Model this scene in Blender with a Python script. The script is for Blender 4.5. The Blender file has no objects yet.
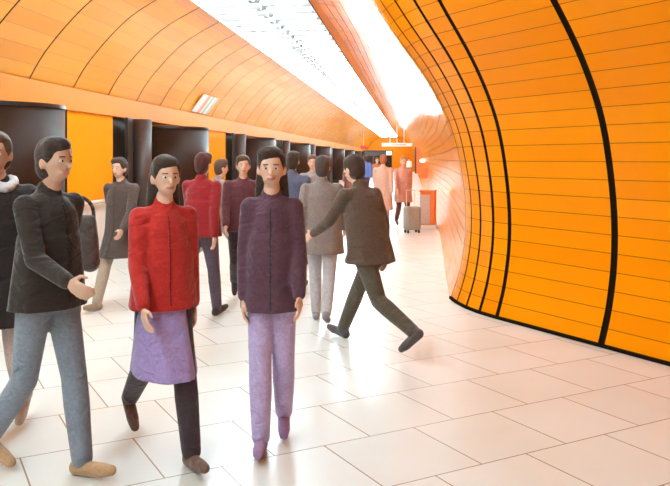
import bpy, bmesh, math, random
from mathutils import Vector, Matrix
random.seed(7)
SC = bpy.context.scene
COL = SC.collection
PI = math.pi

# ---------------------------------------------------------------- camera, world, exposure
F = 770.0; HOR = 159.0; EYE = 1.65
cam_d = bpy.data.cameras.new('camera'); cam = bpy.data.objects.new('camera', cam_d); COL.objects.link(cam)
cam.location = (0, 0, EYE); cam.rotation_euler = (PI/2, 0, 0)
cam_d.sensor_width = 36; cam_d.lens = 36*F/670; cam_d.shift_y = -(243-HOR)/670
cam_d.clip_end = 300
SC.camera = cam
w = bpy.data.worlds.new('world'); SC.world = w; w.use_nodes = True
w.node_tree.nodes['Background'].inputs[0].default_value = (.95, .92, .9, 1)
w.node_tree.nodes['Background'].inputs[1].default_value = .3
SC.view_settings.view_transform = 'Standard'; SC.view_settings.look = 'None'
SC.view_settings.gamma = 1.0; SC.view_settings.use_curve_mapping = False
SC.view_settings.exposure = 0.1
TUBE = 84.0

# ---------------------------------------------------------------- materials
def new_mat(name):
    m = bpy.data.materials.new(name); m.use_nodes = True
    nt = m.node_tree; return m, nt, nt.nodes['Principled BSDF']

def plain(name, col, rough=.6, metal=0, spec=.5, var=.12, scale=30, coat=0):
    m, nt, b = new_mat(name)
    b.inputs['Roughness'].default_value = rough; b.inputs['Metallic'].default_value = metal
    b.inputs['Specular IOR Level'].default_value = spec; b.inputs['Coat Weight'].default_value = coat
    b.inputs['Coat Roughness'].default_value = .08
    tc = nt.nodes.new('ShaderNodeTexCoord'); n = nt.nodes.new('ShaderNodeTexNoise')
    n.inputs['Scale'].default_value = scale; n.inputs['Detail'].default_value = 3
    nt.links.new(tc.outputs['Object'], n.inputs['Vector'])
    r = nt.nodes.new('ShaderNodeValToRGB')
    r.color_ramp.elements[0].position = .3; r.color_ramp.elements[1].position = .7
    r.color_ramp.elements[0].color = [c*(1-var) for c in col]+[1]
    r.color_ramp.elements[1].color = [min(1, c*(1+var)) for c in col]+[1]
    nt.links.new(n.outputs['Fac'], r.inputs['Fac']); nt.links.new(r.outputs['Color'], b.inputs['Base Color'])
    return m

def cladding(name, pitch, base, dark, light, rough=.16, line=.035, spec=.5, lc=(.30, .07, .004)):
    """enamelled panels: U = bay number, V = metres up the profile"""
    m, nt, b = new_mat(name); N = nt.nodes.new; L = nt.links.new
    uv = N('ShaderNodeUVMap'); uv.uv_map = 'UVMap'
    sp = N('ShaderNodeSeparateXYZ'); L(uv.outputs['UV'], sp.inputs[0])
    dv = N('ShaderNodeMath'); dv.operation = 'DIVIDE'; dv.inputs[1].default_value = pitch; L(sp.outputs['Y'], dv.inputs[0])
    fr = N('ShaderNodeMath'); fr.operation = 'FRACT'; L(dv.outputs[0], fr.inputs[0])
    lt = N('ShaderNodeMath'); lt.operation = 'LESS_THAN'; lt.inputs[1].default_value = line; L(fr.outputs[0], lt.inputs[0])
    f1 = N('ShaderNodeMath'); f1.operation = 'FLOOR'; L(dv.outputs[0], f1.inputs[0])
    f2 = N('ShaderNodeMath'); f2.operation = 'FLOOR'; L(sp.outputs['X'], f2.inputs[0])
    cb = N('ShaderNodeCombineXYZ'); L(f2.outputs[0], cb.inputs[0]); L(f1.outputs[0], cb.inputs[1])
    wn = N('ShaderNodeTexWhiteNoise'); wn.noise_dimensions = '3D'; L(cb.outputs[0], wn.inputs['Vector'])
    rp = N('ShaderNodeValToRGB'); e = rp.color_ramp.elements
    e[0].color = (*dark, 1); e[1].color = (*light, 1); x = e.new(.5); x.color = (*base, 1)
    L(wn.outputs['Value'], rp.inputs['Fac'])
    mx = N('ShaderNodeMix'); mx.data_type = 'RGBA'; L(lt.outputs[0], mx.inputs['Factor'])
    L(rp.outputs['Color'], mx.inputs[6]); mx.inputs[7].default_value = (*lc, 1)
    L(mx.outputs[2], b.inputs['Base Color'])
    b.inputs['Roughness'].default_value = rough; b.inputs['Specular IOR Level'].default_value = spec
    nz = N('ShaderNodeTexNoise'); nz.inputs['Scale'].default_value = 1.3
    gm = N('ShaderNodeNewGeometry'); L(gm.outputs['Position'], nz.inputs['Vector'])
    bp = N('ShaderNodeBump'); bp.inputs['Strength'].default_value = .12; bp.inputs['Distance'].default_value = .05
    L(nz.outputs['Fac'], bp.inputs['Height']); L(bp.outputs[0], b.inputs['Normal'])
    return m

def floor_mat():
    m, nt, b = new_mat('pale_stone_tiles'); N = nt.nodes.new; L = nt.links.new
    gm = N('ShaderNodeNewGeometry')
    mp = N('ShaderNodeMapping'); mp.vector_type = 'TEXTURE'
    # u axis (.875,.483), v axis (-.483,.875); joints at u=2.987, v=3.227
    a = math.atan2(.483, .875)
    ox = .875*2.987 - .483*3.227; oy = .483*2.987 + .875*3.227
    mp.inputs['Location'].default_value = (ox-.875*62.2+.483*65-.0, oy-.483*62.2-.875*65, 0)
    mp.inputs['Rotation'].default_value = (0, 0, a)
    L(gm.outputs['Position'], mp.inputs['Vector'])
    br = N('ShaderNodeTexBrick'); br.offset = .5; br.offset_frequency = 2
    br.inputs['Scale'].default_value = 1; br.inputs['Brick Width'].default_value = .622; br.inputs['Row Height'].default_value = .65
    br.inputs['Mortar Size'].default_value = .0045; br.inputs['Mortar Smooth'].default_value = .1
    br.inputs['Color1'].default_value = (.82, .80, .78, 1); br.inputs['Color2'].default_value = (.77, .75, .72, 1)
    br.inputs['Mortar'].default_value = (.30, .17, .10, 1); br.inputs['Bias'].default_value = 0
    L(mp.outputs[0], br.inputs['Vector'])
    n = N('ShaderNodeTexNoise'); n.inputs['Scale'].default_value = .7; n.inputs['Detail'].default_value = 5
    L(gm.outputs['Position'], n.inputs['Vector'])
    rp = N('ShaderNodeValToRGB'); rp.color_ramp.elements[0].position = .3; rp.color_ramp.elements[1].position = .65
    rp.color_ramp.elements[0].color = (.92, .87, .82, 1); rp.color_ramp.elements[1].color = (1, 1, 1, 1)
    L(n.outputs['Fac'], rp.inputs['Fac'])
    mx = N('ShaderNodeMix'); mx.data_type = 'RGBA'; mx.blend_type = 'MULTIPLY'; mx.inputs['Factor'].default_value = 1
    L(br.outputs['Color'], mx.inputs[6]); L(rp.outputs['Color'], mx.inputs[7])
    L(mx.outputs[2], b.inputs['Base Color'])
    b.inputs['Roughness'].default_value = .32
    return m

M = {}
M['right'] = cladding('orange_enamel_right', .165, (.93, .265, .001), (.89, .24, .001), (.95, .285, .002), rough=.2, spec=.16, line=.04)
M['arch'] = cladding('orange_enamel_arch', .26, (.84, .32, .014), (.79, .285, .010), (.87, .37, .03), rough=.26, spec=.3, lc=(.55, .2, .03))
M['joint_arch'] = plain('brown_joint', (.03, .011, .005), rough=.9, spec=0)
M['infill'] = cladding('orange_enamel_infill', 3, (.82, .27, .006), (.78, .25, .005), (.84, .29, .008), rough=.06, spec=.4, line=0)
M['fascia'] = plain('orange_fascia', (.70, .20, .004), rough=.5, spec=.1, var=.05, scale=3)
M['joint'] = plain('black_joint', (.018, .010, .006), rough=.9, spec=0)
M['dado'] = plain('white_dado', (.58, .52, .47), rough=.3, var=.06, scale=4)
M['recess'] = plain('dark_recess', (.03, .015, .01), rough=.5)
M['case'] = plain('dark_bronze_gloss', (.034, .012, .006), rough=.45, var=.3, scale=1.2, spec=.12)
M['caserim'] = plain('black_rim', (.01, .006, .005), rough=.4)
M['column'] = plain('brown_steel', (.06, .033, .026), rough=.45, metal=.15, scale=5)
M['steel'] = plain('brushed_steel', (.72, .66, .6), rough=.3, metal=.5)
M['white'] = plain('white_paint', (.8, .8, .8), rough=.5, var=.03)
M['grey'] = plain('grey_plastic', (.42, .41, .40), rough=.5)
M['floor'] = floor_mat()
M['trough'] = plain('white_reflector', (.40, .41, .41), rough=.5, var=.02, spec=.2)
M['ceil'] = plain('hall_ceiling', (.75, .45, .2), rough=.6)
def emis(name, col, s):
    m, nt, b = new_mat(name); b.inputs['Base Color'].default_value = (*col, 1)
    b.inputs['Emission Color'].default_value = (*col, 1); b.inputs['Emission Strength'].default_value = s
    n = nt.nodes.new('ShaderNodeTexNoise'); n.inputs['Scale'].default_value = 2
    r = nt.nodes.new('ShaderNodeMapRange'); r.inputs['To Min'].default_value = .25; r.inputs['To Max'].default_value = .3
    nt.links.new(n.outputs['Fac'], r.inputs['Value']); nt.links.new(r.outputs[0], b.inputs['Roughness'])
    return m
M['tube'] = emis('fluorescent_tube', (.66, .90, .98), TUBE)
M['eyewhite'] = plain('eye_white', (.75, .72, .68), rough=.3, var=.02)
M['lips'] = plain('lips', (.50, .16, .13), rough=.5, var=.05)
M['exit'] = emis('green_exit_light', (.45, .85, .6), 1.0)

# ---------------------------------------------------------------- helpers
def mesh_obj(name, verts, faces, mats, parent=None, mi=None, smooth=False, uvs=None):
    me = bpy.data.meshes.new(name); me.from_pydata([tuple(v) for v in verts], [], faces)
    for m in (mats if isinstance(mats, (list, tuple)) else [mats]): me.materials.append(m)
    if mi: me.polygons.foreach_set('material_index', mi)
    if smooth: me.polygons.foreach_set('use_smooth', [True]*len(me.polygons))
    if uvs:
        l = me.uv_layers.new(name='UVMap'); k = 0
        for p in me.polygons:
            for li in p.loop_indices: l.data[li].uv = uvs[k]; k += 1
    me.update()
    o = bpy.data.objects.new(name, me); COL.objects.link(o)
    if parent: o.parent = parent
    return o
def tag(o, label=None, cat=None, group=None, kind=None):
    if label: o['label'] = label
    if cat: o['category'] = cat
    if group: o['group'] = group
    if kind: o['kind'] = kind
    return o
def empty(name, loc, rz=0):
    o = bpy.data.objects.new(name, None); COL.objects.link(o); o.location = loc; o.rotation_euler = (0, 0, rz)
    o.empty_display_size = .1
    return o
def struct(o): o['kind'] = 'structure'; return o

class MB:
    def __init__(s): s.v = []; s.f = []; s.m = []
    def add(s, vs, fs, mi=0):
        n = len(s.v); s.v += [Vector(v) for v in vs]; s.f += [tuple(i+n for i in f) for f in fs]; s.m += [mi]*len(fs)
    def box(s, c, d, mi=0, rz=0, bev=0):
        R = Matrix.Rotation(rz, 3, 'Z'); c = Vector(c)
        x, y, z = d[0]/2, d[1]/2, d[2]/2
        vs = [c+R@Vector((sx*x, sy*y, sz*z)) for sz in (-1, 1) for sx, sy in ((-1, -1), (1, -1), (1, 1), (-1, 1))]
        s.add(vs, [(3, 2, 1, 0), (4, 5, 6, 7), (0, 1, 5, 4), (1, 2, 6, 5), (2, 3, 7, 6), (3, 0, 4, 7)], mi)
    def hexa(s, vs, mi=0): s.add(vs, [(3, 2, 1, 0), (4, 5, 6, 7), (0, 1, 5, 4), (1, 2, 6, 5), (2, 3, 7, 6), (3, 0, 4, 7)], mi)
    def cyl(s, p0, p1, r0, r1=None, n=16, mi=0, caps=True):
        r1 = r0 if r1 is None else r1; p0 = Vector(p0); p1 = Vector(p1)
        q = (p1-p0).to_track_quat('Z', 'Y')
        vs = []
        for p, r in ((p0, r0), (p1, r1)):
            vs += [p+q@Vector((r*math.cos(2*PI*i/n), r*math.sin(2*PI*i/n), 0)) for i in range(n)]
        fs = [(i, (i+1) % n, n+(i+1) % n, n+i) for i in range(n)]
        if caps: fs += [tuple(range(n-1, -1, -1)), tuple(range(n, 2*n))]
        s.add(vs, fs, mi)
    def tube(s, pts, r, n=10, mi=0):
        for a, b in zip(pts[:-1], pts[1:]): s.cyl(a, b, r, n=n, mi=mi)
    def ell(s, c, r, rot=None, n=14, m=9, mi=0):
        c = Vector(c); vs = []; fs = []
        rot = rot or Matrix.Identity(3)
        for j in range(1, m):
            t = PI*j/m
            for i in range(n):
                a = 2*PI*i/n
                vs.append(c+rot@Vector((r[0]*math.sin(t)*math.cos(a), r[1]*math.sin(t)*math.sin(a), r[2]*math.cos(t))))
        vs.append(c+rot@Vector((0, 0, r[2]))); vs.append(c+rot@Vector((0, 0, -r[2])))
        for j in range(m-2):
            for i in range(n): fs.append((j*n+i, (j+1)*n+i, (j+1)*n+(i+1) % n, j*n+(i+1) % n))
        t = len(vs)-2
        for i in range(n):
            fs.append((t, i, (i+1) % n)); fs.append((t+1, (m-2)*n+(i+1) % n, (m-2)*n+i))
        s.add(vs, fs, mi)
    def cap(s, p0, r0, p1, r1, n=12):
        """tapered capsule"""
        p0 = Vector(p0); p1 = Vector(p1)
        if (p1-p0).length < 1e-5: return s.ell(p0, (r0, r0, r0))
        s.cyl(p0, p1, r0, r1, n=n); s.ell(p0, (r0, r0, r0), n=n, m=8); s.ell(p1, (r1, r1, r1), n=n, m=8)
    def build(s, name, mats, parent=None, smooth=False, bevel=0):
        o = mesh_obj(name, s.v, s.f, mats, parent, s.m, smooth)
        if bevel:
            b = o.modifiers.new('b', 'BEVEL'); b.width = bevel; b.segments = 2; b.limit_method = 'ANGLE'
        return o
    def blob(s, name, mat, parent, voxel, smooth=4):
        """fuse the overlapping shapes into one continuous skin"""
        me = bpy.data.meshes.new(name); me.from_pydata([tuple(v) for v in s.v], [], s.f)
        o = bpy.data.objects.new(name, me); COL.objects.link(o)
        r = o.modifiers.new('r', 'REMESH'); r.mode = 'VOXEL'; r.voxel_size = voxel; r.use_smooth_shade = True
        if smooth:
            k = o.modifiers.new('s', 'SMOOTH'); k.iterations = smooth; k.factor = .5
        dg = bpy.context.evaluated_depsgraph_get()
        nm = bpy.data.meshes.new_from_object(o.evaluated_get(dg))
        bpy.data.objects.remove(o); bpy.data.meshes.remove(me)
        nm.name = name; nm.materials.clear(); nm.materials.append(mat)
        nm.polygons.foreach_set('use_smooth', [True]*len(nm.polygons))
        o = bpy.data.objects.new(name, nm); COL.objects.link(o); o.parent = parent
        return o

def WP(z, t=0, h=0):      # left wall frame: distance down the tunnel, offset into the tunnel, height
    return Vector((-5.83+.1*z+t, z-.1*t, h))

def smooth_profile(pts, n=5):
    out = []
    for i in range(len(pts)-1):
        p0 = pts[max(i-1, 0)]; p1 = pts[i]; p2 = pts[i+1]; p3 = pts[min(i+2, len(pts)-1)]
        for k in range(n):
            t = k/n
            out.append(tuple(.5*((2*b)+(-a+c)*t+(2*a-5*b+4*c-d)*t*t+(-a+3*b-3*c+d)*t**3) for a, b, c, d in zip(p0, p1, p2, p3)))
    out.append(pts[-1]); return out

def sweep(name, stations, profile, mats, flip=False):
    """stations: (foot x, foot y, normal, u, is_joint_after); joints are recessed black strips"""
    P = smooth_profile(profile); V = [0]
    for a, b in zip(P[:-1], P[1:]): V.append(V[-1]+math.dist(a, b))
    verts = []; faces = []; mi = []; uvs = []
    def ring(st, dep):
        x, y, n, u, j = st; k = len(verts)
        for i, (o, h) in enumerate(P):
            a = P[max(i-1, 0)]; b = P[min(i+1, len(P)-1)]
            tx, tz = b[0]-a[0], b[1]-a[1]; l = math.hypot(tx, tz); nx, nz = tz/l, -tx/l
            oo, hh = o+nx*dep, h+nz*dep
            verts.append((x+n[0]*oo, y+n[1]*oo, hh))
        return k
    for a, b in zip(stations[:-1], stations[1:]):
        jt = a[4]
        dep = .012 if (jt and b[1] < 8.5) else 0
        k0 = ring(a, dep); k1 = ring(b, dep)
        if jt:
            s0 = ring(a, 0); s1 = ring(b, 0)
            for (q, r) in ((s0, k0), (k1, s1)):
                for i in range(len(P)-1):
                    faces.append((q+i, r+i, r+i+1, q+i+1)); mi.append(1); uvs += [(0, 0)]*4
        ua, ub = a[3]+1e-3, b[3]-1e-3
        for i in range(len(P)-1):
            faces.append((k0+i, k1+i, k1+i+1, k0+i+1)); mi.append(1 if jt else 0)
            uvs += [(ua, V[i]), (ub, V[i]), (ub, V[i+1]), (ua, V[i+1])]
    if flip: faces = [f for f in faces]
    return struct(mesh_obj(name, verts, faces, mats, None, mi, True, uvs))

# ---------------------------------------------------------------- setting: floor
struct(mesh_obj('floor', [(-12, -8, 0), (18, -8, 0), (18, 104, 0), (-12, 104, 0)], [(0, 1, 2, 3)], M['floor']))

# ---------------------------------------------------------------- setting: curved right wall
CEILH = 4.55
prof_R = [(0, 0), (.11, .35), (.175, .8), (.16, 1.29), (.06, 1.85), (-.085, 2.25), (-.33, 2.68), (-.70, 3.18), (-1.0, 3.62), (-1.22, 3.98), (-1.5, 4.26), (-1.87, 4.43), (-2.29, CEILH-.03)]
TH = math.radians(-28.9)
def dvec(t): return (math.sin(t), math.cos(t))
def nvec(t): return (math.cos(t), -math.sin(t))
path = []    # (x, y, theta, jointwidth) at each rib
d = dvec(TH)
for k in range(9, 0, -1): path.append((2.33-d[0]*1.46*k, 6.76-d[1]*1.46*k, TH, .075))
path.append((2.33, 6.76, TH, .075))
bx, by = 2.33+d[0]*1.37, 6.76+d[1]*1.37
R = 2.4; cx, cy = bx+R*nvec(TH)[0], by+R*nvec(TH)[1]
T1 = math.radians(7)
for k in range(6):
    t = TH+(T1-TH)*k/5; n = nvec(t)
    path.append((cx-R*n[0], cy-R*n[1], t, [.055, .05, .042, .036, .03, .028][k]))
x, y, t = path[-1][:3]; T2 = math.radians(5.71)
k = 0
while y < 101:
    k += 1
    tt = T1 if k <= 5 else T2
    x += math.sin(tt)*1.5; y += math.cos(tt)*1.5
    path.append((x, y, (T1+T2)/2 if k == 5 else tt, .045))
st = []
for i, (x, y, t, jw) in enumerate(path):
    d = dvec(t); n = nvec(t)
    # thin joint
    st.append((x-d[0]*jw/2, y-d[1]*jw/2, n, i, True)); st.append((x+d[0]*jw/2, y+d[1]*jw/2, n, i+.02, False))
    if i < len(path)-1:
        x2, y2, t2, _ = path[i+1]
        if abs(t2-t) > .01:
            for q in (1/3, 2/3):
                if abs(t2-t) > .05:
                    ta = t+(t2-t)*q; nn = nvec(ta); st.append((cx-R*nn[0], cy-R*nn[1], nn, i+q, False))
    # next rib's u starts at i+1, so the last station of this bay must end just below it
fix = []
for j, s in enumerate(st):
    fix.append(s)
# bay number is constant per bay: build with explicit bay ends
stations = []
for j, s in enumerate(fix):
    stations.append(s)
sweep('wall_right', stations, prof_R, [M['right'], M['joint']])
# dark skirting that follows the foot of the right wall
mb = MB()
for a, b in zip(path[:-1], path[1:]):
    na, nb = nvec(a[2]), nvec(b[2])
    if a[1] > 9: break
    mb.hexa([(a[0]-na[0]*.02, a[1]-na[1]*.02, 0), (b[0]-nb[0]*.02, b[1]-nb[1]*.02, 0), (b[0]+nb[0]*.02, b[1]+nb[1]*.02, 0), (a[0]+na[0]*.02, a[1]+na[1]*.02, 0),
             (a[0]-na[0]*.02, a[1]-na[1]*.02, .03), (b[0]-nb[0]*.02, b[1]-nb[1]*.02, .03), (b[0]+nb[0]*.02, b[1]+nb[1]*.02, .03), (a[0]+na[0]*.02, a[1]+na[1]*.02, .03)])
struct(mb.build('baseboard_right', M['joint']))

# ---------------------------------------------------------------- setting: left arch of the ceiling
MOD = 1.513
prof_L = [(0, 2.84), (.34, 3.37), (1.03, 4.07), (1.87, CEILH)]
st = []
z = 28.04*0+11.7-MOD*12; i = 0
while z < 101:
    jw = .036
    for zz, jn, u in ((z-jw/2, True, i), (z+jw/2, False, i+.02)):
        q = WP(zz); st.append((q.x, q.y, (.995, -.0995), u, jn))
    z += MOD; i += 1
sweep('ceiling_left_arch', st, prof_L, [M['arch'], M['joint_arch']])

# ceiling band above the lights and dark edge trims, hall ceiling to the right of the lamps near the camera
mb = MB()
a0, a1 = -8, 101
mb.add([WP(a0, 1.8, CEILH+.12), WP(a1, 1.8, CEILH+.12), WP(a1, 4.0, CEILH+.12), WP(a0, 4.0, CEILH+.12)], [(0, 1, 2, 3)])
struct(mb.build('ceiling', M['white']))
for nm, t, dd in (('trim_1', 1.87, .07), ('trim_2', 3.925, .035)):
    mb = MB()
    for h0, h1 in ((CEILH-dd, CEILH+.1),):
        mb.hexa([WP(a0, t-.012, h0), WP(a1, t-.012, h0), WP(a1, t+.012, h0), WP(a0, t+.012, h0), WP(a0, t-.012, h1), WP(a1, t-.012, h1), WP(a1, t+.012, h1), WP(a0, t+.012, h1)])
    struct(mb.build(nm, M['joint']))
top = []
for (x, y, t, _) in path:
    if y < 12:
        n = nvec(t); top.append((x-2.29*n[0], y-2.29*n[1]))
mb = MB()
mb.hexa([WP(a0, 1.885, CEILH-.09), WP(a1, 1.885, CEILH-.09), WP(a1, 1.90, CEILH-.09), WP(a0, 1.90, CEILH-.09), WP(a0, 1.885, CEILH+.1), WP(a1, 1.885, CEILH+.1), WP(a1, 1.90, CEILH+.1), WP(a0, 1.90, CEILH+.1)])
struct(mb.build('trim_3', M['white']))
mb = MB(); mb.add([WP(8, 3.93, CEILH-.035), WP(a1, 3.93, CEILH-.035), WP(a1, 4.22, CEILH-.035), WP(8, 4.22, CEILH-.035)], [(0, 1, 2, 3)])
struct(mb.build('ceiling_border', M['fascia']))
vs = []; fs = []
for (x, y) in top:
    zz = y; q = WP(zz, 3.93)
    vs += [(q.x, y, CEILH+.02), (max(x, q.x)+.03, y, CEILH+.02)]
for i in range(len(top)-1): fs.append((2*i, 2*i+1, 2*i+3, 2*i+2))
struct(mesh_obj('ceiling_hall', vs, fs, M['ceil']))

# ---------------------------------------------------------------- setting: left wall
PZ0, PER = 15.0, 9.08
FB, FT = 2.48, 2.86
mb = MB()
def quad(z0, z1, t0, t1, h0, h1, mi): mb.add([WP(z0, t0, h0), WP(z1, t1, h0), WP(z1, t1, h1), WP(z0, t0, h1)], [(0, 1, 2, 3)], mi)
lo, hi = -8, 101
# fascia, soffit
quad(lo, hi, .06, .06, FB, FT, 1)
mb.add([WP(lo, .06, FB), WP(hi, .06, FB), WP(hi, -.75, FB), WP(lo, -.75, FB)], [(0, 1, 2, 3)], 1)
mb.add([WP(lo, .06, FT), WP(hi, .06, FT), WP(hi, -.05, FT), WP(lo, -.05, FT)], [(0, 1, 2, 3)], 3)
bays = []
for i in range(-3, 10):
    zp = PZ0+PER*i
    o0, o1 = zp+1.4, zp+7.1
    bays.append((i, zp, o0, o1, zp+PER))
    # recess
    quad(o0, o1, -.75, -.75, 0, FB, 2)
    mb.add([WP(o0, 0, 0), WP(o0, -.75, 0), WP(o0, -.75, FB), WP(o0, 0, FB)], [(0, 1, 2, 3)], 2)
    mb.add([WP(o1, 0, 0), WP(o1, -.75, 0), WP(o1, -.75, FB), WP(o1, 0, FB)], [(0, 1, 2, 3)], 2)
    # white dado under the orange infill, with ledge
    quad(o1, zp+PER, .03, .03, 0, .82, 4)
    mb.add([WP(o1, .03, .82), WP(zp+PER, .03, .82), WP(zp+PER, 0, .82), WP(o1, 0, .82)], [(0, 1, 2, 3)], 4)
    # the flat dark wall behind each column
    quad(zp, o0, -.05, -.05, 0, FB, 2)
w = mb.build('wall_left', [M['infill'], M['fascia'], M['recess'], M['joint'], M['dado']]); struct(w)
vs = []; fs = []; uv = []
for (i, zp, o0, o1, e) in bays:
    k = len(vs); vs += [WP(o1, 0, .82), WP(e, 0, .82), WP(e, 0, FB), WP(o1, 0, FB)]; fs.append((k, k+1, k+2, k+3))
    uv += [(i+20, 0.03), (i+20.9, 0.03), (i+20.9, 1.6), (i+20, 1.6)]
w2 = mesh_obj('wall_left_infill', vs, fs, M['infill'], None, None, False, uv); struct(w2)

# end wall, back walls
mb = MB()
mb.box((7, 100.5, 2.4), (22, .3, 5.2), 0)
e = struct(mb.build('wall_end', M['fascia']))
mb = MB(); mb.box((0, -6.6, 2.4), (30, .3, 5.2), 0)
struct(mb.build('wall_back', M['ceil']))

# ---------------------------------------------------------------- ceiling lights
def make_light():
    r = empty('ceiling_light', (0, 0, 0))
    mbx = MB()   # ribbed white reflector, arched between its two edges
    n = 8; L2 = 1.0; D = .335
    for s in (-1, 1):
        for k in range(n):
            y0 = -D+2*D*k/n; y1 = -D+2*D*(k+1)/n
            f = lambda y: -.05+.10*math.cos(y/D*PI/2)
            mbx.add([(s*.0, y0, f(y0)), (s*L2, y0, f(y0)), (s*L2, y1, f(y1)), (s*.0, y1, f(y1))], [(0, 1, 2, 3)])
    mbx.build('reflector', M['trough'], r, True)
    for s in (-1, 1):
        t = MB(); t.cyl((s*.09, 0, -.04), (s*.96, 0, -.04), .022, n=8); t.build('tube', M['tube'], r, True)
    t = MB(); t.cyl((-.11, 0, -.08), (.11, 0, -.08), .085, n=12); t.cyl((0, 0, -.04), (0, 0, .04), .03, n=8); t.build('socket', M['grey'], r, False)
    return r
def copy_tree(o, parent=None):
    c = o.copy(); COL.objects.link(c)
    if parent: c.parent = parent
    for ch in list(o.children): copy_tree(ch, c)
    return c
proto = make_light()
z = -5.5; first = True
while z < 99:
    o = proto if first else copy_tree(proto); first = False
    q = WP(z, 2.9, CEILH+.02)
    o.location = q; o.rotation_euler = (0, 0, -math.atan(.1))
    tag(o, 'white fluorescent luminaire in the long light band along the tunnel ceiling', 'ceiling light', 'fluorescent luminaires in the ceiling band')
    z += .69

# ---------------------------------------------------------------- curved dark display cases, columns and handrails on the left
ordn = ['first', 'second', 'third', 'fourth', 'fifth', 'sixth', 'seventh', 'eighth', 'ninth', 'tenth', 'eleventh']
def make_case():
    r = empty('display_case', (0, 0, 0)); rad = .85
    t = MB(); t.cyl((0, 0, .24), (0, 0, 2.32), rad, n=64); t.build('body', M['case'], r, True).data.polygons.foreach_set('use_smooth', [len(f) == 4 for f in t.f])
    t = MB(); t.cyl((0, 0, 2.32), (0, 0, 2.37), rad+.012, n=64); t.build('top_rim', M['caserim'], r)
    t = MB(); t.cyl((0, 0, .19), (0, 0, .24), rad+.012, n=64); t.build('bottom_rim', M['caserim'], r)
    t = MB(); t.cyl((0, 0, 0), (0, 0, .19), .45, n=32); t.build('plinth', M['caserim'], r)
    return r
cz = [10.3, 17.7] + [24.08+9.08*q+2.3 for q in range(8)]
pc = make_case()
for i, z in enumerate(cz):
    o = pc if i == 0 else copy_tree(pc)
    o.location = WP(z, .3, 0)
    tag(o, 'dark curved display case in the left wall, %s from the left edge' % ordn[i] if i else 'dark curved display case cut by the left edge of the picture, nearest and largest', 'display case', 'curved display cases along the left wall')
def make_column():
    r = empty('column', (0, 0, 0))
    t = MB(); t.cyl((0, .72, 0), (0, .72, FB-.01), .2, n=32); t.build('shaft', M['column'], r, True).data.polygons.foreach_set('use_smooth', [len(f) == 4 for f in t.f])
    t = MB(); t.box((0, .72, .04), (.46, .46, .08)); t.build('base', M['caserim'], r)
    t = MB(); t.box((-.08, .2, FB/2), (.06, .3, FB-.01)); t.build('fin', M['caserim'], r)
    return r
pcol = make_column(); first = True
for k, (i, zp, o0, o1, e) in enumerate(bays):
    if i < 0: continue
    o = pcol if first else copy_tree(pcol); first = False
    o.location = WP(zp+.3, .22, 0); o.rotation_euler = (0, 0, -math.atan(.1))
    tag(o, 'brown steel column beside the %s dark display case from the left' % ordn[i+1], 'column', 'steel columns along the left wall')
for k, (i, zp, o0, o1, e) in enumerate(bays):
    if i < -1: continue
    r = empty('handrail', WP((o1+e)/2, 0, 0)); r.rotation_euler = (0, 0, -math.atan(.1))
    hl = (e-o1)/2*1.005
    t = MB(); t.cyl((.12, -hl, .88), (.12, hl+.25, .88), .028, n=14); t.build('rail', M['steel'], r, True)
    for s in (-.6, .6):
        t = MB(); t.tube([(.03, s, .80), (.09, s, .80), (.12, s, .87)], .012, n=8); t.build('bracket', M['steel'], r, True)
    tag(r, 'steel handrail on the orange wall panel just beyond the %s display case from the left' % ordn[i+1], 'handrail', 'handrails between the display cases')

# ---------------------------------------------------------------- signs and fittings
def sheet(name, pts, mats, stripes, parent):
    """thin panel with vertical colour fields; pts = 4 corners (bl, br, tr, tl)"""
    bl, br, tr, tl = [Vector(p) for p in pts]; n = (br-bl).cross(tl-bl).normalized()*.02
    t = MB(); a = 0
    for (b, m) in stripes:
        l0, l1 = bl.lerp(br, a), bl.lerp(br, b); u0, u1 = tl.lerp(tr, a), tl.lerp(tr, b)
        t.hexa([l0-n, l1-n, u1-n, u0-n, l0, l1, u1, u0], m); a = b
    return t.build(name, mats, parent)
s_pink = plain('pale_pink_print', (.75, .38, .32), var=.05); s_green = plain('pale_green_print', (.38, .55, .45), var=.05)
s_white = plain('white_print', (.8, .82, .82), var=.05); s_grey = plain('grey_print', (.5, .55, .58), var=.05)
r = empty('wall_notice', WP(20.9, .2, 2.9))
base = r.location
pts = [WP(20.15, .07, 2.90)-base, WP(21.65, .07, 2.90)-base, WP(21.65, .40, 3.34)-base, WP(20.15, .40, 3.34)-base]
sheet('panel', [pts[0], pts[1], pts[2], pts[3]], [s_white, s_pink, s_green, s_grey], [(.3, 0), (.5, 1), (.58, 0), (.72, 2), (.85, 0), (1, 3)], r)
tag(r, 'small pale notice panel with pink and green stripes on the curved ceiling edge', 'sign')

# hanging white sign near the end of the tunnel
zs = 60.0
r = empty('hanging_sign', ((397-335)/F*zs, zs, 2.6))
t = MB(); t.box((0, 0, .16), (2.35, .22, .26)); t.build('board', M['white'], r, bevel=.02)
t = MB(); t.box((.1, -.115, .16), (1.2, .01, .12)); t.build('lettering_strip', M['grey'], r)
for xx in (-.55, 0, .55):
    t = MB(); t.cyl((xx, 0, .29), (xx, 0, CEILH-2.6), .025, n=8); t.build('rod', M['white'], r)
tag(r, 'white horizontal sign board hanging from the ceiling near the tunnel end', 'sign')

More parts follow.
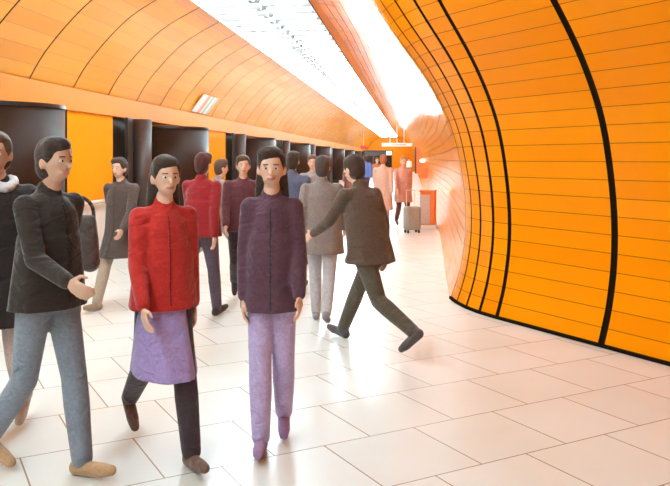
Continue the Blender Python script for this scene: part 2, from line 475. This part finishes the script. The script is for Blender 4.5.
# dark kiosk at the far left with a green exit sign
m_kiosk = plain('dark_kiosk', (.06, .025, .018), rough=.4); m_kred = plain('red_board', (.75, .03, .04), rough=.5)
zk = 72.0; xk1 = (392-335)/F*zk; xk0 = -5.83+.1*zk+1.35
r = empty('kiosk', ((xk0+xk1)/2, zk+1.5, 0)); wk = xk1-xk0
t = MB(); t.box((0, 0, 1.15), (wk, 3, 2.3)); t.build('body', m_kiosk, r, bevel=.03)
t = MB(); t.box((0, -.05, 2.38), (wk+.1, 3.1, .16)); t.build('roof', M['caserim'], r)
for k in range(3):
    t = MB(); t.box((-wk/2+wk*(k+.5)/3, -1.51, 1.3), (wk/3-.15, .03, 1.3)); t.build('glass_pane', M['case'], r)
tag(r, 'dark brown kiosk at the far end of the left wall', 'kiosk')
r = empty('exit_sign', (xk1-.3, zk-.2, 2.0))
t = MB(); t.box((0, 0, .2), (.5, .08, .36)); t.build('lamp_box', M['exit'], r)
t = MB(); t.add([(-.15, -.045, .17), (.03, -.045, .17), (.03, -.045, .1), (.17, -.045, .2), (.03, -.045, .3), (.03, -.045, .23), (-.15, -.045, .23)], [(0, 1, 5, 6), (2, 3, 4)]); t.build('arrow', M['white'], r)
tag(r, 'small pale green lit exit sign at the corner of the dark kiosk', 'sign')
r = empty('red_sign', ((363.5-335)/F*75, 75, 2.66))
t = MB(); t.box((0, 0, .14), (.62, .1, .26)); t.build('board', m_kred, r, bevel=.02)
t = MB(); t.cyl((0, 0, .27), (0, 0, CEILH-2.7), .02, n=8); t.build('rod', M['grey'], r)
tag(r, 'small red sign near the far end of the left wall', 'sign')

# fittings on the far right wall
def rw(z, off=0):
    for a, b in zip(path[:-1], path[1:]):
        if a[1] <= z <= b[1]:
            f = (z-a[1])/(b[1]-a[1]); return a[0]+(b[0]-a[0])*f+off
    return 0
def right_panel(name, z0, z1, h0, h1, depth, mat, label, cat, frame=None):
    r = empty(name, (rw((z0+z1)/2), (z0+z1)/2, 0)); r.rotation_euler = (0, 0, -math.atan(.1))
    t = MB(); t.box((-depth/2+.12, 0, (h0+h1)/2), (depth, z1-z0, h1-h0)); t.build('panel', mat, r, bevel=.02)
    if frame:
        t = MB(); t.box((-depth/2+.12, -(z1-z0)/2, (h0+h1)/2), (depth+.06, .08, h1-h0+.1)); t.box((-depth/2+.12, (z1-z0)/2, (h0+h1)/2), (depth+.06, .08, h1-h0+.1)); t.build('frame', frame, r)
    tag(r, label, cat); return r
m_or = plain('orange_red', (.85, .16, .02), rough=.4)
right_panel('doorway_panel', 66, 69, .45, 2.9, .45, M['caserim'], 'tall black panel on the far right wall near the tunnel end', 'door panel', M['caserim'])
right_panel('poster_case', 52, 53.2, .7, 2.5, .4, M['white'], 'narrow white poster case with orange-red frame on the far right wall', 'poster case', m_or)
r = empty('wall_lamp', (rw(44)-.02, 44, 1.5)); t = MB(); t.ell((0, 0, .05), (.16, .16, .12)); t.build('globe', emis('lamp_globe', (1, .95, .85), 1.5), r, True)
t = MB(); t.cyl((.0, 0, .05), (.2, 0, .05), .04, n=10); t.build('arm', M['steel'], r)
tag(r, 'small round white lamp on the far right wall', 'lamp')
right_panel('fire_box', 36, 36.6, .75, 1.25, .35, m_or, 'small orange box on the far right wall beyond the bin', 'box')

# litter bin
zb = 18.3
r = empty('litter_bin', ((429-335)/F*zb-.02, zb, 0)); r.rotation_euler = (0, 0, -.2)
m_binf = plain('bin_grey_plate', (.55, .40, .33), rough=.35)
t = MB(); t.box((0, 0, .48), (.36, .34, .78)); t.build('body', m_or, r, bevel=.03)
t = MB(); t.box((-.06, -.178, .46), (.24, .02, .68)); t.build('front_plate', m_binf, r, bevel=.008)
t = MB(); t.box((0, 0, .89), (.39, .37, .05)); t.build('lid', m_or, r, bevel=.015)
t = MB(); t.box((0, 0, .045), (.42, .4, .09)); t.build('base', M['white'], r, bevel=.01)
tag(r, 'orange litter bin with grey front plate against the right wall', 'litter bin')

# ---------------------------------------------------------------- people
skin_m = {k: plain('skin_'+k, c, rough=.5, var=.05, scale=12) for k, c in dict(fair=(.72, .42, .30), tan=(.55, .30, .20), rosy=(.78, .45, .36)).items()}
_mc = {}
def cloth(c):
    if c not in _mc:
        m = plain('cloth', c, rough=.85, spec=.2, var=.12, scale=60); nt = m.node_tree; b = nt.nodes['Principled BSDF']
        tc = nt.nodes.new('ShaderNodeTexCoord'); mp = nt.nodes.new('ShaderNodeMapping'); mp.inputs['Scale'].default_value = (1, 1, 1.8)
        n = nt.nodes.new('ShaderNodeTexNoise'); n.inputs['Scale'].default_value = 7; n.inputs['Detail'].default_value = 2; n.inputs['Distortion'].default_value = 1.2
        bp = nt.nodes.new('ShaderNodeBump'); bp.inputs['Strength'].default_value = .8; bp.inputs['Distance'].default_value = .03
        nt.links.new(tc.outputs['Object'], mp.inputs[0]); nt.links.new(mp.outputs[0], n.inputs['Vector']); nt.links.new(n.outputs['Fac'], bp.inputs['Height']); nt.links.new(bp.outputs[0], b.inputs['Normal'])
        b.inputs['Sheen Weight'].default_value = .2
        _mc[c] = m
    return _mc[c]

def person(px, fy, label, head=0, stride=.45, lean=.03, H=1.72, top=(.1, .1, .1), low=(.1, .1, .1), shoes=(.05, .04, .04), hair=(.05, .03, .02),
           coat=0.0, skirt=0.0, skirtcol=None, hairstyle='short', skin='fair', arms=(.35, -.35), elbow=(.35, .25), side=1, scarf=None, hood=False, bare=False, slim=1.0):
    """px, fy: where the feet stand in the picture; head: heading in degrees, 0 = walking away, 180 = towards the camera"""
    z = F*EYE/(fy-HOR); X = (px-335)/F*z
    r = empty('person', (X, z, 0), -math.radians(head))
    vx = .0085 if z < 6.5 else (.012 if z < 10 else .018)
    k = H/1.72
    def S(v): return Vector(v)*k
    # --- legs by forward kinematics
    a = stride
    legs = {}
    for s, (th, kn, toe) in ((side, (a*.95, .10, .15)), (-side, (-a*.75, .35+a*.5, -.65*min(1, a*2)))):
        hip = Vector((s*.088*(.3+.7*slim), 0, 0))
        knee = hip+Vector((-s*.012, math.sin(th), -math.cos(th)))*.43
        sh = th-kn
        ank = knee+Vector((-s*.01, math.sin(sh), -math.cos(sh)))*.42
        q = toe
        f = Vector((s*.03, math.cos(q), math.sin(q))); dn = Vector((0, math.sin(q), -math.cos(q)))
        heel = ank-f*.045+dn*.045; ball = ank+f*.13+dn*.055; tip = ank+f*.19+dn*.055
        legs[s] = (hip, knee, ank, heel, ball, tip)
    low_z = min(min(l[3].z-.035, l[4].z-.03, l[5].z-.026) for l in legs.values())
    dz = -low_z
    for s in legs: legs[s] = tuple(p+Vector((0, 0, dz)) for p in legs[s])
    hz = dz
    # centre the pose over the feet
    def T(x, y, h):   # torso point, leaning forward about the hips
        return Vector((x, y*math.cos(lean)+h*math.sin(lean), hz+h*math.cos(lean)-y*math.sin(lean)))
    RL = Matrix.Rotation(-lean, 3, 'X')
    sw = .172*slim
    armp = {}
    for s, sa, el in ((side, arms[1], elbow[1]), (-side, arms[0], elbow[0])):
        sh = T(s*sw, 0, .485)
        ang = sa+lean
        e = sh+Vector((s*.11, math.sin(ang), -math.cos(ang))).normalized()*.285
        fa = ang+el
        wv = Vector((s*.02, math.sin(fa), -math.cos(fa))).normalized()
        wr = e+wv*.25
        armp[s] = (sh, e, wr, wv)
    neck0, neck1 = T(0, -.01, .49), T(0, .015, .60)
    hd = T(0, .03, .70)
    # --- body: one continuous skin
    b = MB()
    b.ell(S(T(0, 0, .02)), [q*k for q in (.15*slim, .10, .12)], RL); b.ell(S(T(0, 0, .17)), [q*k for q in (.125*slim, .085, .14)], RL)
    b.ell(S(T(0, 0, .36)), [q*k for q in (.15*slim, .10, .18)], RL)
    b.cap(S(T(-sw*.8, 0, .455)), .045*k, S(T(sw*.8, 0, .455)), .045*k)
    b.cap(S(neck0), .055*k, S(neck1), .048*k)
    b.ell(S(hd+Vector((0, 0, .02))), [q*k for q in (.074, .094, .105)], RL)
    b.ell(S(T(0, .055, .655)), [q*k for q in (.052, .055, .06)], RL)
    b.cap(S(T(0, .115, .70)), .008*k, S(T(0, .138, .675)), .013*k, n=8)
    b.cap(S(T(-.02, .105, .645)), .009*k, S(T(.02, .105, .645)), .009*k, n=8)
    b.cap(S(T(-.035, .105, .725)), .010*k, S(T(.035, .105, .725)), .010*k, n=8)
    for s in (-1, 1):
        b.ell(S(T(s*.076, .02, .69)), [q*k for q in (.012, .02, .032)], RL, n=8, m=6)
        hip, knee, ank, heel, ball, tip = legs[s]
        b.cap(S(hip), .085*k*slim, S(knee), .05*k); b.cap(S(knee), .05*k, S(knee.lerp(ank, .3)), .052*k); b.cap(S(knee.lerp(ank, .3)), .052*k, S(ank), .035*k)
        b.cap(S(heel), .03*k, S(ball), .026*k)
        sh, e, wr, wv = armp[s]
        b.cap(S(sh+Vector((0, 0, -.012))), .044*k, S(e), .037*k); b.cap(S(e), .037*k, S(wr), .025*k)
        # hand: palm, four unequal curled fingers, thumb from the side of the palm
        fw = Vector((0, math.cos(0), .2)).normalized()
        fw = (fw-wv*fw.dot(wv)).normalized()           # across the palm (front = thumb side)
        inn = Vector((-s, 0, 0)); inn = (inn-wv*inn.dot(wv)).normalized()
        pc_ = wr+wv*.05
        rot = Matrix((inn, fw, wv)).transposed()
        b.ell(S(pc_), [q*k for q in (.017, .038, .05)], rot, n=10, m=8)
        for q, ln in zip((-.030, -.010, .011, .031), (.058, .074, .080, .070)):
            p0 = wr+wv*.075+fw*q; p1 = p0+wv*ln*.5+inn*.006; p2 = p1+(wv*.75+inn*.65).normalized()*ln*.5
            b.cap(S(p0), .0095*k, S(p1), .009*k, n=8); b.cap(S(p1), .009*k, S(p2), .0078*k, n=8)
        p0 = wr+wv*.03+fw*.03; p1 = p0+(fw*.75+wv*.6+inn*.3).normalized()*.038; p2 = p1+(fw*.2+wv+inn*.3).normalized()*.03
        b.cap(S(p0), .012*k, S(p1), .0105*k, n=8); b.cap(S(p1), .0105*k, S(p2), .009*k, n=8)
    body = b.blob('body', skin_m[skin], r, vx, 2)
    if z < 14:
        for s in (-1, 1):
            ey = MB(); ey.ell(S(T(s*.029, .107, .706)), [q*k for q in (.014, .010, .008)], RL, n=10, m=8); eo = ey.build('eye', M['eyewhite'], r, True)
            ey = MB(); ey.ell(S(T(s*.029, .1145, .706)), [q*k for q in (.0065, .0045, .0065)], RL, n=8, m=6); ey.build('iris', M['caserim'], eo, True)
            ey = MB(); ey.cap(S(T(s*.016, .117, .727)), .0035*k, S(T(s*.043, .108, .727)), .003*k, n=6); ey.build('eyebrow', cloth(hair), r, True)
        ey = MB(); ey.cap(S(T(-.018, .112, .648)), .006*k, S(T(.018, .112, .648)), .006*k, n=6); ey.cap(S(T(-.009, .1155, .643)), .006*k, S(T(.009, .1155, .643)), .006*k, n=6); ey.build('lips', M['lips'], r, True)
    else:
        ey = MB()
        for s in (-1, 1): ey.ell(S(T(s*.030, .114, .706)), [q*k for q in (.012, .008, .008)], RL, n=8, m=6)
        ey.build('eyes', M['caserim'], r, True)
    # --- hair
    if not hood:
        h = MB()
        h.ell(S(hd+Vector((0, 0, .035))+RL@Vector((0, -.018, 0))), [q*k for q in (.086, .098, .102)], RL)
        h.ell(S(hd+RL@Vector((0, -.04, -.02))), [q*k for q in (.078, .07, .09)], RL)
        h.ell(S(hd+RL@Vector((0.012, .022, .088))), [q*k for q in (.074, .074, .045)], RL)
        for s in (-1, 1): h.ell(S(hd+RL@Vector((s*.068, .012, .045))), [q*k for q in (.017, .035, .045)], RL)
        if hairstyle == 'long':
            h.cap(S(T(0, -.055, .68)), .07*k, S(T(0, -.085, .50)), .055*k)
            for s in (-1, 1): h.cap(S(T(s*.06, -.01, .70)), .03*k, S(T(s*.075, -.02, .54)), .028*k)
        if hairstyle == 'bun': h.ell(S(T(0, -.12, .76)), [q*k for q in (.045, .045, .045)], RL)
        h.blob('hair', cloth(hair), r, max(vx, .011), 3)
    # --- trousers or bare legs under a skirt
    if not bare:
        t = MB(); t.ell(S(T(0, 0, .03)), [q*k for q in (.165*slim, .117, .125)], RL); t.cap(S(T(-.05*slim, 0, .08)), .095*k*(.4+.6*slim), S(T(.05*slim, 0, .08)), .095*k*(.4+.6*slim))
        for s in (-1, 1):
            hip, knee, ank, heel, ball, tip = legs[s]
            t.cap(S(hip), (.085*slim+.016)*k, S(knee), .067*k); t.cap(S(knee), .067*k, S(knee.lerp(ank, .3)), .068*k); t.cap(S(knee.lerp(ank, .3)), .068*k, S(ank), .055*k)
        t.blob('trousers', cloth(low), r, max(vx, .011), 4)
    for s in (-1, 1):
        hip, knee, ank, heel, ball, tip = legs[s]
        t = MB(); t.cap(S(heel), .04*k, S(ball), .037*k); t.cap(S(ball), .037*k, S(tip), .028*k); t.cap(S(ank+(heel-ank)*.1), .046*k, S(heel), .038*k)
        t.blob('shoe', cloth(shoes), r, max(vx*.8, .009), 2)
    def loft(m_, htop, hbot, ex):
        n, q = 26, 9; vs = []; fs = []
        for j in range(q+1):
            h1 = htop+(hbot-htop)*j/q
            ys = []
            for s in (-1, 1):
                hip, knee, ank = legs[s][:3]; dn_ = max(0, -h1)
                ys.append((knee.y-hip.y)*min(1, dn_/.43)+(ank.y-knee.y)*max(0, (dn_-.43)/.42))
            c0 = T(0, 0, h1) if h1 > 0 else Vector((0, 0, hz+h1))
            cy_ = (max(ys)+min(ys))/2; ry = (max(ys)-min(ys))/2+.115+ex+.02*j/q; rx = .165*slim+ex+.045*j/q
            for i in range(n):
                a_ = 2*PI*i/n; rip = 1+.035*math.sin(a_*7+px)*j/q
                vs.append(S(Vector((c0.x+rx*rip*math.cos(a_), c0.y+cy_+ry*rip*math.sin(a_), c0.z))))
        for j in range(q):
            for i in range(n): fs.append((j*n+i, (j+1)*n+i, (j+1)*n+(i+1) % n, j*n+(i+1) % n))
        fs += [tuple(range(n-1, -1, -1)), tuple(range(q*n, (q+1)*n))]
        fs[-2] = tuple(range(n)); fs[-1] = tuple(reversed(range(q*n, (q+1)*n)))
        m_.add(vs, fs)
    # --- jacket or coat
    t = MB()
    t.ell(S(T(0, 0, .36)), [q*k for q in (.18*slim, .13, .19)], RL); t.ell(S(T(0, 0, .17)), [q*k for q in (.165*slim, .125, .17)], RL)
    t.ell(S(T(0, 0, .05)), [q*k for q in (.18*slim, .13, .11)], RL)
    t.cap(S(T(0, -.01, .50)), .07*k, S(T(-sw*.95, 0, .462)), .058*k); t.cap(S(T(0, -.01, .50)), .07*k, S(T(sw*.95, 0, .462)), .058*k)
    t.cap(S(T(0, -.015, .49)), .075*k, S(T(0, -.01, .545)), .068*k)
    for s in (-1, 1):
        sh, e, wr, wv = armp[s]
        t.cap(S(sh+Vector((0, 0, -.010))), .062*k, S(e), .052*k); t.cap(S(e), .052*k, S(wr-wv*.015), .041*k)
    pass
    loft(t, .32, -max(coat, .05), .022)
    jk = t.blob('jacket' if coat < .2 else 'coat', cloth(top), r, max(vx, .011), 5)
    if z < 14:
        from mathutils.bvhtree import BVHTree
        bv = BVHTree.FromPolygons([v.co for v in jk.data.vertices], [tuple(p.vertices) for p in jk.data.polygons])
        pts = []
        for j in range(26):
            o_ = S(T(.004, .5, -coat*.9+(.50+coat*.9)*j/25)); hit = bv.ray_cast(o_, Vector((0, -1, 0)))
            if hit[0]: pts.append(hit[0]+Vector((0, .001, 0)))
        if len(pts) > 3:
            t = MB(); t.tube(pts, .0045, n=6); t.build('zip', cloth(tuple(c*.45 for c in top)), r, True)
    if hood:
        t = MB(); t.ell(S(hd+RL@Vector((0, -.02, .02))), [q*k for q in (.105, .115, .13)], RL); t.cap(S(T(0, -.03, .66)), .085*k, S(T(0, -.02, .54)), .085*k)
        t.blob('hood', cloth(top), r, max(vx, .011), 4)
        b2 = MB(); b2.ell(S(T(0, .085, .695)), [q*k for q in (.058, .045, .075)], RL); b2.blob('face', skin_m[skin], r, .01, 2)
    if skirt > 0:
        t = MB(); loft(t, .12, -skirt, 0)
        t.blob('skirt', cloth(skirtcol), r, max(vx, .012), 5)
    if scarf:
        t = MB(); n = 14
        for j in range(n):
            a0 = 2*PI*j/n; a1 = 2*PI*(j+1)/n
            f = lambda a: T(.085*math.cos(a), .0+.085*math.sin(a), .535+.02*math.sin(a*2))
            t.cap(S(f(a0)), .032*k, S(f(a1)), .032*k, n=8)
        t.cap(S(T(.03, .11, .52)), .035*k, S(T(.02, .15, .30)), .04*k)
        t.blob('scarf', cloth(scarf), r, .012, 3)
    tag(r, label, 'person')
    r['hand_right'] = [0, 0, 0]
    hp = {s: (r.matrix_basis @ S(armp[s][2]+armp[s][3]*.08)) for s in (-1, 1)}
    sp_ = {s: (r.matrix_basis @ S(armp[s][0])) for s in (-1, 1)}
    del r['hand_right']
    return r, hp, sp_

def bag(name, pos, size, col, rz, label, cat, strap_top=None):
    """soft bag: rounded body, flap, strap"""
    r = empty(name, pos, rz)
    w_, d_, h_ = size
    t = MB()
    for sx in (-1, 1):
        t.cap((sx*(w_/2-d_/2), 0, d_/2), d_/2, (sx*(w_/2-d_/2)*.92, 0, h_-d_*.4), d_*.38)
    t.hexa([(-w_/2+.02, -d_*.48, .02), (w_/2-.02, -d_*.48, .02), (w_/2-.02, d_*.48, .02), (-w_/2+.02, d_*.48, .02),
            (-w_/2+.03, -d_*.33, h_), (w_/2-.03, -d_*.33, h_), (w_/2-.03, d_*.33, h_), (-w_/2+.03, d_*.33, h_)])
    t.blob('body', cloth(col), r, .014, 4)
    top = h_
    st_ = strap_top if strap_top else top+.16
    t = MB(); n = 12; pts = []
    for j in range(n+1):
        a = PI*j/n; pts.append(((-math.cos(a))*w_*.36, 0, top-.03+(st_-top+.03)*math.sin(a)**.7))
    t.tube(pts, .011, n=8); t.build('strap', cloth((.05, .03, .02)), r, True)
    tag(r, label, cat); return r

# two walkers in the left foreground
p, hp, sp = person(-2, 442, 'person in a black coat with white scarf and pale reddish trousers at the left edge', head=168, stride=.25, H=1.78, top=(.025, .014, .012), low=(.55, .42, .38),
       shoes=(.5, .36, .3), hair=(.10, .05, .03), scarf=(.72, .70, .72), skin='tan', side=1, slim=.95, coat=.25)
p, hp, sp = person(48, 474, 'person in a black jacket and grey-blue jeans, tan shoes, beside the left edge walker', head=118, stride=.26, H=1.74, top=(.03, .018, .014), low=(.20, .22, .27),
       shoes=(.45, .26, .14), hair=(.04, .022, .016), skin='tan', side=-1, elbow=(.8, .5), slim=.9)
# woman with red hooded jacket, purple skirt and black legs
person(163, 452, 'person in a bright red jacket, lavender skirt and black tights, left of centre', head=150, stride=.42, H=1.68, top=(.46, .022, .016), low=(.05, .03, .035),
       shoes=(.16, .08, .06), skirt=.42, skirtcol=(.36, .25, .50), hairstyle='long', skin='fair', side=-1, slim=.82, arms=(.2, -.15))
person(201, 318, 'person in a dark crimson jacket right behind the lavender skirt wearer', head=20, stride=.3, H=1.70, top=(.28, .012, .014), low=(.10, .06, .08), hair=(.08, .02, .015), side=1)
person(122, 305, 'person in a taupe coat and beige trousers beside the first column', head=200, stride=.5, H=1.70, top=(.09, .055, .045), low=(.42, .30, .22), shoes=(.35, .22, .15), hair=(.06, .03, .02), coat=.3, side=1)
person(218, 276, 'person in a grey-beige jacket and trousers striding past the handrail', head=60, stride=.6, H=1.72, top=(.30, .20, .17), low=(.36, .30, .27), shoes=(.1, .08, .08), hair=(.1, .05, .03), side=1)
# centre left
person(272, 448, 'person in a plum jacket with narrow lavender trousers, front centre', head=178, stride=.12, H=1.68, top=(.10, .04, .06), low=(.50, .38, .62), shoes=(.32, .18, .36), hair=(.05, .025, .018), hairstyle='long', slim=.72, coat=.12, side=1, arms=(.1, -.1))
person(243, 303, 'person in a burgundy top and near-black trousers left of the plum jacket walker', head=170, stride=.4, H=1.70, top=(.12, .03, .035), low=(.05, .025, .03), hair=(.10, .05, .03), skin='fair', side=-1)
person(292, 292, 'person with a slate blue jacket and dark brown trousers behind the front centre walker', head=10, stride=.35, H=1.74, top=(.10, .10, .15), low=(.09, .05, .045), hair=(.05, .03, .02), side=1)
person(313, 263, 'person in a grey jacket and black trousers in the middle distance', head=185, stride=.3, H=1.70, top=(.28, .22, .20), low=(.05, .04, .05), hair=(.15, .08, .05), side=1)
# centre
person(370, 348, 'person in a dark brown jacket leaning into a long stride, centre of the picture', head=-40, stride=.62, lean=.26, H=1.80, top=(.11, .065, .045), low=(.10, .075, .05), shoes=(.10, .08, .08), hair=(.06, .03, .02),
       side=1, arms=(.35, -.55), elbow=(.45, .3), coat=.1)
person(322, 322, 'person in pale grey trousers and brown-grey coat just left of the long stride', head=5, stride=.25, H=1.66, top=(.24, .17, .15), low=(.50, .45, .47), shoes=(.3, .27, .28), hair=(.08, .05, .04), coat=.2, side=-1)
# far right group
person(383, 231, 'person in a pale pink long coat with ginger hair, farther left from the bin', head=10, stride=.2, H=1.72, top=(.62, .36, .28), low=(.55, .32, .26), shoes=(.3, .15, .12), hair=(.40, .13, .05), coat=.45, side=1)
person(403, 227, 'person in a rose pink coat with dark brown legs, beside the suitcase', head=172, stride=.3, H=1.70, top=(.62, .30, .24), low=(.16, .06, .05), shoes=(.15, .05, .04), hair=(.55, .25, .10), coat=.3, side=-1)
p, hp, sp = person(365, 199, 'person in a bright blue jacket and dark trousers walking away in the distance', head=2, stride=.35, H=1.80, top=(.10, .16, .42), low=(.12, .05, .06), hair=(.1, .04, .03), side=1, slim=1.15)
hb = hp[-1]
bag('briefcase', (hb.x, hb.y, .32), (.42, .16, .36), (.04, .015, .02), .3, 'dark bag carried by the blue-jacketed person in the distance', 'bag', strap_top=.5)
person(351, 212, 'person in a maroon coat left of the blue-jacketed one', head=185, stride=.3, H=1.72, top=(.20, .07, .05), low=(.12, .06, .05), hair=(.1, .05, .03), coat=.25, side=-1)
person(377, 196, 'person in a rust brown jacket right of the blue-jacketed one', head=175, stride=.3, H=1.70, top=(.40, .14, .07), low=(.22, .10, .08), hair=(.25, .08, .03), side=1)
person(409, 177, 'tiny figure in a white shirt before the orange end wall', head=180, stride=.3, H=1.75, top=(.85, .80, .75), low=(.45, .15, .06), hair=(.08, .04, .02), side=1)
# bags and suitcase
bag('shoulder_bag', (-1.52, 4.52, .98), (.28, .12, .34), (.12, .09, .08), .25, 'dark grey shoulder bag beside the jeans wearer in the left foreground', 'bag', strap_top=.45)
bag('tote_bag', ((294-335)/F*12.4, 12.4, .28), (.34, .16, .36), (.60, .14, .06), .2, 'orange-red bag carried low in the middle distance', 'bag', strap_top=.55)
r = empty('suitcase', ((412-335)/F*17.2, 17.2, 0), .3); m_s = plain('grey_shell', (.30, .26, .23), rough=.4)
t = MB(); t.box((0, 0, .33), (.36, .24, .52)); t.build('shell', m_s, r, bevel=.05)
t = MB(); t.tube([(-.1, .08, .58), (-.1, .08, .95), (.1, .08, .95), (.1, .08, .58)], .012, n=8); t.build('handle', M['steel'], r)
for s in (-1, 1):
    for q in (-1, 1):
        t = MB(); t.cyl((s*.13-.015, q*.08, .035), (s*.13+.015, q*.08, .035), .035, n=14); t.cyl((s*.13, q*.08, .035), (s*.13, q*.08, .08), .015, n=8); t.build('wheel', M['caserim'], r)
tag(r, 'grey trolley suitcase standing between the pink pair and the bin', 'suitcase')

# small litter on the tiles
for nm, px, py, c, lab in (('dry_leaf', 75, 323, (.20, .10, .05), 'small curled brown leaf on the tiles right of the jeans wearer'),
                           ('paper_scrap', 87, 473, (.12, .05, .03), 'tiny dark scrap on the tiles at the lower left')):
    zz = F*EYE/(py-HOR); t = MB()
    for j in range(5):
        a = j*1.1; t.ell((.012*math.cos(a), .012*math.sin(a), .008+.003*j), (.016-.002*j, .010, .006), Matrix.Rotation(a, 3, 'Z'), n=8, m=6)
    o = t.blob(nm, cloth(c), None, .004, 1); o.location = ((px-335)/F*zz, zz, 0); tag(o, lab, 'litter')
